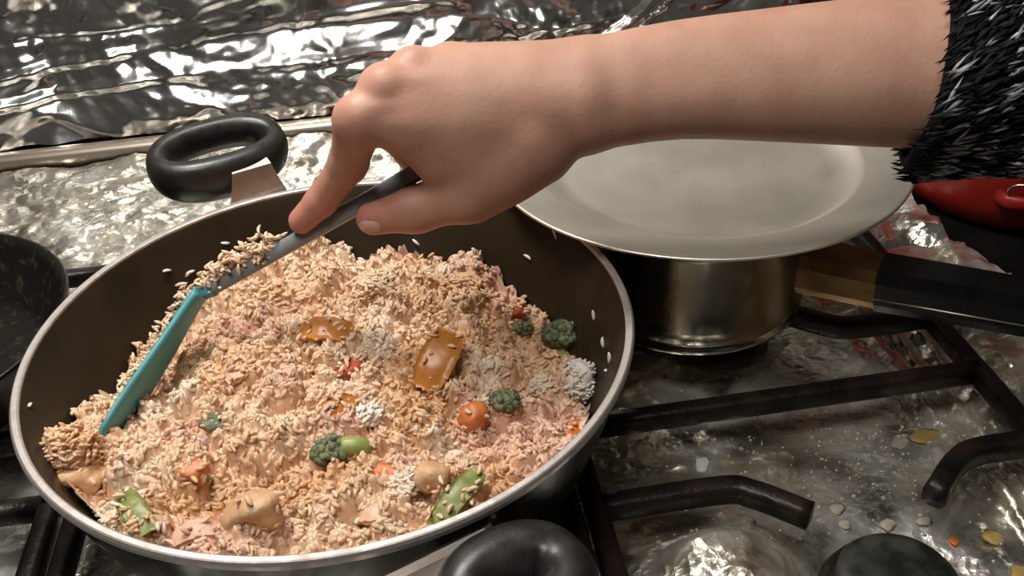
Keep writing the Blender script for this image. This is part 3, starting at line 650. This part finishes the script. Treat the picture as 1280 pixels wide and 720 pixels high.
# ------------------------------------------------------------------ arm and hand: one continuous surface
def surf_nets(fn, lo, hi, h):
    xs = [np.arange(lo[i], hi[i] + h, h, dtype=np.float32) for i in range(3)]
    G = np.stack(np.meshgrid(*xs, indexing='ij'), -1); D = fn(G)
    s = D < 0; sh = np.array(s.shape)
    acc = np.zeros(tuple(sh - 1) + (3,), np.float32); cnt = np.zeros(tuple(sh - 1), np.float32)
    cor = [(i, j, k) for i in (0, 1) for j in (0, 1) for k in (0, 1)]
    sl = lambda c: tuple(slice(c[a], sh[a] - 1 + c[a]) for a in range(3))
    for a in cor:
        for ax in range(3):
            if a[ax]: continue
            b = list(a); b[ax] = 1; d0, d1 = D[sl(a)], D[sl(b)]; m = (d0 < 0) != (d1 < 0)
            t = np.where(m, d0 / np.where(m, d0 - d1, 1), 0)
            for q in range(3): acc[..., q] += np.where(m, (t if q == ax else a[q]), 0)
            cnt += m
    act = cnt > 0; ids = -np.ones(cnt.shape, int); ids[act] = np.arange(act.sum())
    cell = np.argwhere(act); V = np.array(lo) + (cell + acc[act] / cnt[act][:, None]) * h
    F = []
    for ax in range(3):
        b, c = [(1, 2), (2, 0), (0, 1)][ax]
        d = [0, 0, 0]; d[ax] = 1
        s0 = s[tuple(slice(0, sh[q] - d[q]) for q in range(3))]; s1 = s[tuple(slice(d[q], sh[q]) for q in range(3))]
        e = np.argwhere(s0 != s1); e = e[(e[:, b] > 0) & (e[:, c] > 0) & (e[:, b] < sh[b] - 1) & (e[:, c] < sh[c] - 1)]
        def cid(ob, oc):
            k = e.copy(); k[:, b] -= ob; k[:, c] -= oc; return ids[k[:, 0], k[:, 1], k[:, 2]]
        q = np.stack([cid(1, 1), cid(0, 1), cid(0, 0), cid(1, 0)], -1)
        flip = s1[tuple(e.T)]; q[flip] = q[flip][:, ::-1]; F.append(q)
    return V, np.concatenate(F)
def cap(P, a, ra, b, rb):
    a = np.asarray(a, np.float32); b = np.asarray(b, np.float32); ab = b - a; L2 = float(ab @ ab)
    t = np.clip(((P - a) @ ab) / L2, 0, 1)
    return np.linalg.norm(P - a - t[..., None] * ab, axis=-1) - (ra + (rb - ra) * t)
def smin(a, b, k):
    h = np.clip(.5 + .5 * (b - a) / k, 0, 1); return b + (a - b) * h - k * h * (1 - h)
Hh = lambda x, y, d: und(x, y, d)
def chain(pts):
    return [(Hh(*a[:3]), a[3], Hh(*b[:3]), b[3]) for a, b in zip(pts[:-1], pts[1:])]
IDX = [(449, 150, .457, .0118), (436, 204, .483, .0094), (402, 251, .498, .0080), (377, 276, .505, .0070)]
MID = [(481, 112, .457, .0118), (488, 162, .494, .0095), (517, 193, .506, .0085), (548, 203, .497, .0078)]
RNGF = [(516, 88, .463, .0106), (520, 148, .504, .0090), (550, 182, .510, .0082), (575, 196, .499, .0076)]
PNK = [(562, 80, .472, .0095), (565, 138, .505, .0080), (590, 170, .510, .0074), (606, 184, .499, .0070)]
THB = [(668, 182, .470, .0200), (588, 240, .480, .0142), (520, 262, .490, .0108), (466, 273, .496, .0086)]
ARM = [(735, 119, .468), (850, 100, .466), (1000, 93, .462), (1150, 88, .457), (1330, 80, .450)]
ARAD = [.0185, .0200, .0242, .0285, .0330]
def hand_sdf(P):
    P = P.astype(np.float32); d = None
    def add(dist, k):
        nonlocal d
        d = dist if d is None else smin(d, dist, k)
    AP = spline(np.array([(*a, r) for a, r in zip(ARM, ARAD)]), 13)
    for dy in (-21, 21):
        st_ = None
        for a, b in zip(AP[:-1], AP[1:]):
            e = cap(P, Hh(a[0], a[1] + dy, a[2]), a[3], Hh(b[0], b[1] + dy, b[2]), b[3]); st_ = e if st_ is None else np.minimum(st_, e)
        add(st_, .010)
    wr = [(725, 148, .466, .0165), (722, 128, .464, .0175), (722, 108, .466, .0178), (728, 96, .471, .0172)]
    for w, f in zip(wr, (IDX, MID, RNGF, PNK)):
        m = f[0]; add(cap(P, Hh(*w[:3]), w[3], Hh(*m[:3]), m[3]), .008)
    # palm pad and the muscle between thumb and index finger
    add(cap(P, Hh(650, 185, .472), .018, Hh(530, 165, .466), .0150), .012)
    add(cap(P, Hh(620, 215, .477), .017, Hh(560, 200, .473), .0150), .012)
    add(cap(P, Hh(660, 130, .478), .016, Hh(545, 130, .476), .013), .010)
    for q in chain(THB): add(cap(P, *q), .0065)
    g = None
    for f in (IDX, MID, RNGF, PNK):
        c = None
        for q in chain(f):
            e = cap(P, *q); c = e if c is None else smin(c, e, .0035)
        g = c if g is None else smin(g, c, .0012)
    d = smin(d, g, .0045)
    # knuckles and extensor tendons
    for f, r in ((IDX, .0085), (MID, .0085), (RNGF, .0078)):
        x, y, dp, _ = f[0]; c = Hh(x + 3, y - 6, dp - .0045); d = smin(d, np.linalg.norm(P - c.astype(np.float32), axis=-1) - r, .004)
    for a, b in (((458, 136, .4485), (640, 116, .4530)), ((492, 100, .4490), (650, 104, .4530)), ((525, 82, .4565), (650, 94, .4560))):
        d = smin(d, cap(P, Hh(*a), .0036, Hh(*b), .0026), .0028)
    # index pip knuckle, thumb knuckle
    for c, r in ((Hh(433, 203, .4805), .0082), (Hh(520, 260, .4885), .0098)):
        d = smin(d, np.linalg.norm(P - c.astype(np.float32), axis=-1) - r, .003)
    return d
pts = np.array([Hh(*p[:3]) for f in (IDX, MID, RNGF, PNK, THB) for p in f] + [Hh(*a) for a in ARM]); lo = pts.min(0) - .045; hi = pts.max(0) + .045
HV, HF = surf_nets(hand_sdf, lo, hi, .0017)
person = Thing('person', [HV[:, 0].max(), HV[:, 1].mean(), HV[:, 2].min()], 'person reaching in with a bare forearm and dark fleece sleeve, gripping the spatula', 'person')
pink = np.zeros(len(HV))
for q_, w_ in ((IDX[3], .022), (IDX[2], .016), (THB[3], .022), (MID[3], .02), (IDX[0], .015), (MID[0], .014), (RNGF[0], .013)):
    pink = np.maximum(pink, np.exp(-(np.linalg.norm(HV - Hh(*q_[:3]), axis=1) / w_) ** 2) * (1 if w_ > .0155 else .55))
stint = 1 + pink[:, None] * np.array([.10, -.20, -.17])
bd = person.part('forearm_and_hand', (HV, HF), M_SKIN, tint=stint, label='bare forearm and right hand, fingers closed round the handle')
sm = bd.modifiers.new('relax', 'SMOOTH'); sm.factor = .5; sm.iterations = 5
# thumb nail laid onto the skin
def march(px, py, d0=.42, d1=.55):
    ds = np.linspace(d0, d1, 500); P = np.array([und(px, py, q) for q in ds]); v = hand_sdf(P); return P[np.argmax(v < 0)] if (v < 0).any() else None
def nail(cx, cy, ax, ay, ang):
    ring = []; ctr = march(cx, cy); n = 20; V = []; rows = 4
    for r in range(1, rows + 1):
        for k in range(n):
            t = 2 * math.pi * k / n; sx = np.sign(math.cos(t)) * abs(math.cos(t)) ** .7 * ax * r / rows; sy = np.sign(math.sin(t)) * abs(math.sin(t)) ** .7 * ay * r / rows
            p = None
            while p is None:
                p = march(cx + sx * math.cos(ang) - sy * math.sin(ang), cy + sx * math.sin(ang) + sy * math.cos(ang)); sx *= .85; sy *= .85
            V.append(p - CF * (.0010 - .0009 * (r / rows) ** 2))
    V = [ctr - CF * .0010] + V; F = [[0, 1 + (k + 1) % n, 1 + k] for k in range(n)]
    for r in range(rows - 1):
        for k in range(n): a = 1 + r * n + k; b = 1 + r * n + (k + 1) % n; F.append([a, b, b + n, a + n])
    return np.array(V), F
person.part('thumbnail', nail(462, 283, 13, 7, .10), M_NAIL, bd)
# sleeve: cuff tube with a rolled edge and fleece tufts
sa, sb = Hh(1154, 92, .459), Hh(1420, 78, .447)
sdv = (sb - sa) / np.linalg.norm(sb - sa)
def sleeve():
    n = 40; t = np.linspace(0, 1, 26); Cc = sa + np.outer(t, sb - sa)
    u = np.cross(sdv, CF); u /= np.linalg.norm(u); w = np.cross(u, sdv)
    a = np.linspace(0, 2 * math.pi, n, endpoint=False)
    rad = .0435 + .010 * t; V = []
    for i in range(26):
        rr = rad[i] * (1 + .05 * np.sin(3 * a + t[i] * 5) + .04 * np.sin(5 * a - t[i] * 9))
        if i == 0: rr = rr * .88
        sl = np.outer(np.cos(a) * .0075 * (1 - t[i]), sdv)
        V.append(Cc[i] + np.outer(np.cos(a) * rr * 1.05, u) + np.outer(np.sin(a) * rr, w) + sl)
    V = np.array(V); P, F = gridmesh(np.concatenate([V, V[:, :1]], 1))
    inn = np.array([Cc[i] + (V[i] - Cc[i]) * (.93 if i else .9) for i in range(26)])
    P2, F2 = gridmesh(np.concatenate([inn, inn[:, :1]], 1)); k = len(P)
    m = n + 1; F3 = [[j, j + 1, k + j + 1, k + j] for j in range(n)]
    return (np.r_[P, P2], F.tolist() + (F2[:, ::-1] + k).tolist() + F3), V, Cc
(SVF, SR, SC) = sleeve()
sl = person.part('sleeve', SVF, M_KNIT, label='black fleece sleeve flecked with grey and white')
def tufts():
    rs = np.random.default_rng(31); n = 3000
    i = rs.uniform(0, 15, n); j = rs.integers(0, 40, n); i0 = i.astype(int); fr_ = (i - i0)[:, None]
    P = SR[i0, j] * (1 - fr_) + SR[i0 + 1, j] * fr_; P2 = SR[i0, (j + 1) % 40] * (1 - fr_) + SR[i0 + 1, (j + 1) % 40] * fr_
    m = rs.random(n)[:, None]; P = P * (1 - m) + P2 * m
    Cn = SC[i0] * (1 - fr_) + SC[i0 + 1] * fr_; nr = P - Cn; nr /= np.linalg.norm(nr, axis=1)[:, None]
    tg = np.cross(nr, sdv); d = sdv * .85 + CU * .50 + .25 * rs.normal(size=(n, 3)); d -= nr * (d * nr).sum(1)[:, None] * .8; d /= np.linalg.norm(d, axis=1)[:, None]
    s2 = np.cross(nr, d); s2 /= np.linalg.norm(s2, axis=1)[:, None]
    L = rs.uniform(.0030, .0085, n)[:, None]; R = rs.uniform(.0006, .0014, n)[:, None]; lift = rs.uniform(.0003, .0020, n)[:, None]
    V = np.stack([P - d * L + nr * lift * .2, P + s2 * R + nr * lift, P + nr * (lift + R), P - s2 * R + nr * lift, P + d * L + nr * lift * 1.6], 1)
    F0 = np.array([[0, 1, 2], [0, 2, 3], [4, 2, 1], [4, 3, 2], [0, 3, 1], [4, 1, 3]])
    F = (F0[None] + (np.arange(n) * 5)[:, None, None]).reshape(-1, 3)
    pale = (vnoise(i * .9, j * .25 + i * .3, 5) + .5 + rs.normal(0, .12, n)) > .66
    g = np.where(pale, rs.uniform(.16, .55, n), rs.uniform(.004, .03, n))
    T = np.repeat(np.c_[g * .96, g * .99, g * 1.02], 5, 0)
    return (V.reshape(-1, 3), F), T
tv, tc_ = tufts()
person.part('fleece_tufts', tv, M_TUFT, sl, tint=tc_, kind='stuff')

# ------------------------------------------------------------------ crumbs on the foil
def crumb(px, py, r, m, label, cat, group, seed, flat=.35, asp=1.0):
    p = unz(px, py, .006); z = foil_z(p[0], p[1]); p = unz(px, py, z); z = foil_z(p[0], p[1])
    r *= .8; flat *= .75; c = np.array([p[0], p[1], z + r * flat * .6])
    single('food_crumb' if cat == 'crumb' else 'food_residue', blob(c, (r * asp, r, r * flat), (0, 0, seed * 1.3), .4, seed, ICO2), m, label, cat, group)
GCr = 'crumbs scattered on the stained foil'
crumb(878, 582, .0052, mat('white_flake', (.62, .66, .66), .6, 0, (.55, .58, .58), 90), 'flat white flake on the foil behind the bent grate finger', 'crumb', GCr, 1, .25, 1.4)
crumb(935, 651, .0042, M_CRUMB, 'plump cream crumb on the foil in front of the bent finger tip', 'crumb', GCr, 2, .6)
crumb(1111, 654, .0048, M_CRUMB, 'flat grey-white flake right behind the burner cap', 'crumb', GCr, 3, .2, 1.4)
crumb(1047, 637, .0046, M_CRUMB, 'round pale crumb next to the grate finger tip', 'crumb', GCr, 4, .3)
crumb(1056, 656, .0042, M_CRUMB, 'dull flat crumb between finger tip and burner cap', 'crumb', GCr, 5, .2)
crumb(1155, 652, .0055, M_CRUMB, 'greyish smear of dried food to the right of the cap', 'crumb', GCr, 6, .2, .7)
crumb(1160, 545, .0085, M_YEL, 'yellow food smear behind the thick grate finger', 'residue', 'food smears on the foil', 7, .10, 1.5)
crumb(1128, 553, .0085, M_CRUMB, 'whitish food smear beside the yellow one', 'residue', 'food smears on the foil', 8, .08, 1.4)
crumb(1240, 672, .0055, M_YEL, 'small yellow-green food scrap by the foil ridges', 'residue', 'food smears on the foil', 9, .3, 1.2)
crumb(1192, 677, .0034, M_CARROT, 'small orange food scrap beside the burner cap', 'residue', 'food smears on the foil', 10, .3)
crumb(1274, 716, .0060, M_YEL, 'bright yellow food scrap at the foil ridges', 'residue', 'food smears on the foil', 12, .3)
for i in range(46):
    px, py = random.uniform(800, 1240), random.uniform(540, 700)
    if random.random() < .55: px, py = random.gauss(1090, 60), random.gauss(575, 28)
    if (px - 1112) ** 2 / 80 ** 2 + (py - 715) ** 2 / 50 ** 2 < 1: continue
    crumb(px, py, random.uniform(.0010, .0019), M_CRUMB, 'tiny pale crumb lying on the stained hob foil', 'crumb', 'tiny crumbs on the hob foil', 20 + i, .5)
def specks():
    rs = np.random.default_rng(77); parts = []; V0, F0 = ICO1; Vs, Fs = [], []; n = 0
    for i in range(260):
        px, py = (rs.normal(1085, 75), rs.normal(575, 35)) if i % 2 else (rs.uniform(800, 1270), rs.uniform(470, 715))
        p = unz(px, py, .005)
        if not (.13 < p[0] < .43 and -.27 < p[1] < .4): continue
        r = rs.uniform(.0003, .0008); z = foil_z(p[0], p[1])
        Vs.append(V0 * np.array([r * rs.uniform(.8, 1.8), r, r * .7]) + (p[0], p[1], z + r * .4)); Fs += [[q + n for q in f] for f in F0]; n += len(V0)
    return np.concatenate(Vs), Fs
single('crumb_specks', specks(), mat('pale_specks', (.62, .60, .53), .7, 0, (.5, .47, .38), 300), 'fine pale specks of dried food strewn on the hob foil', 'crumbs', None, 'stuff')
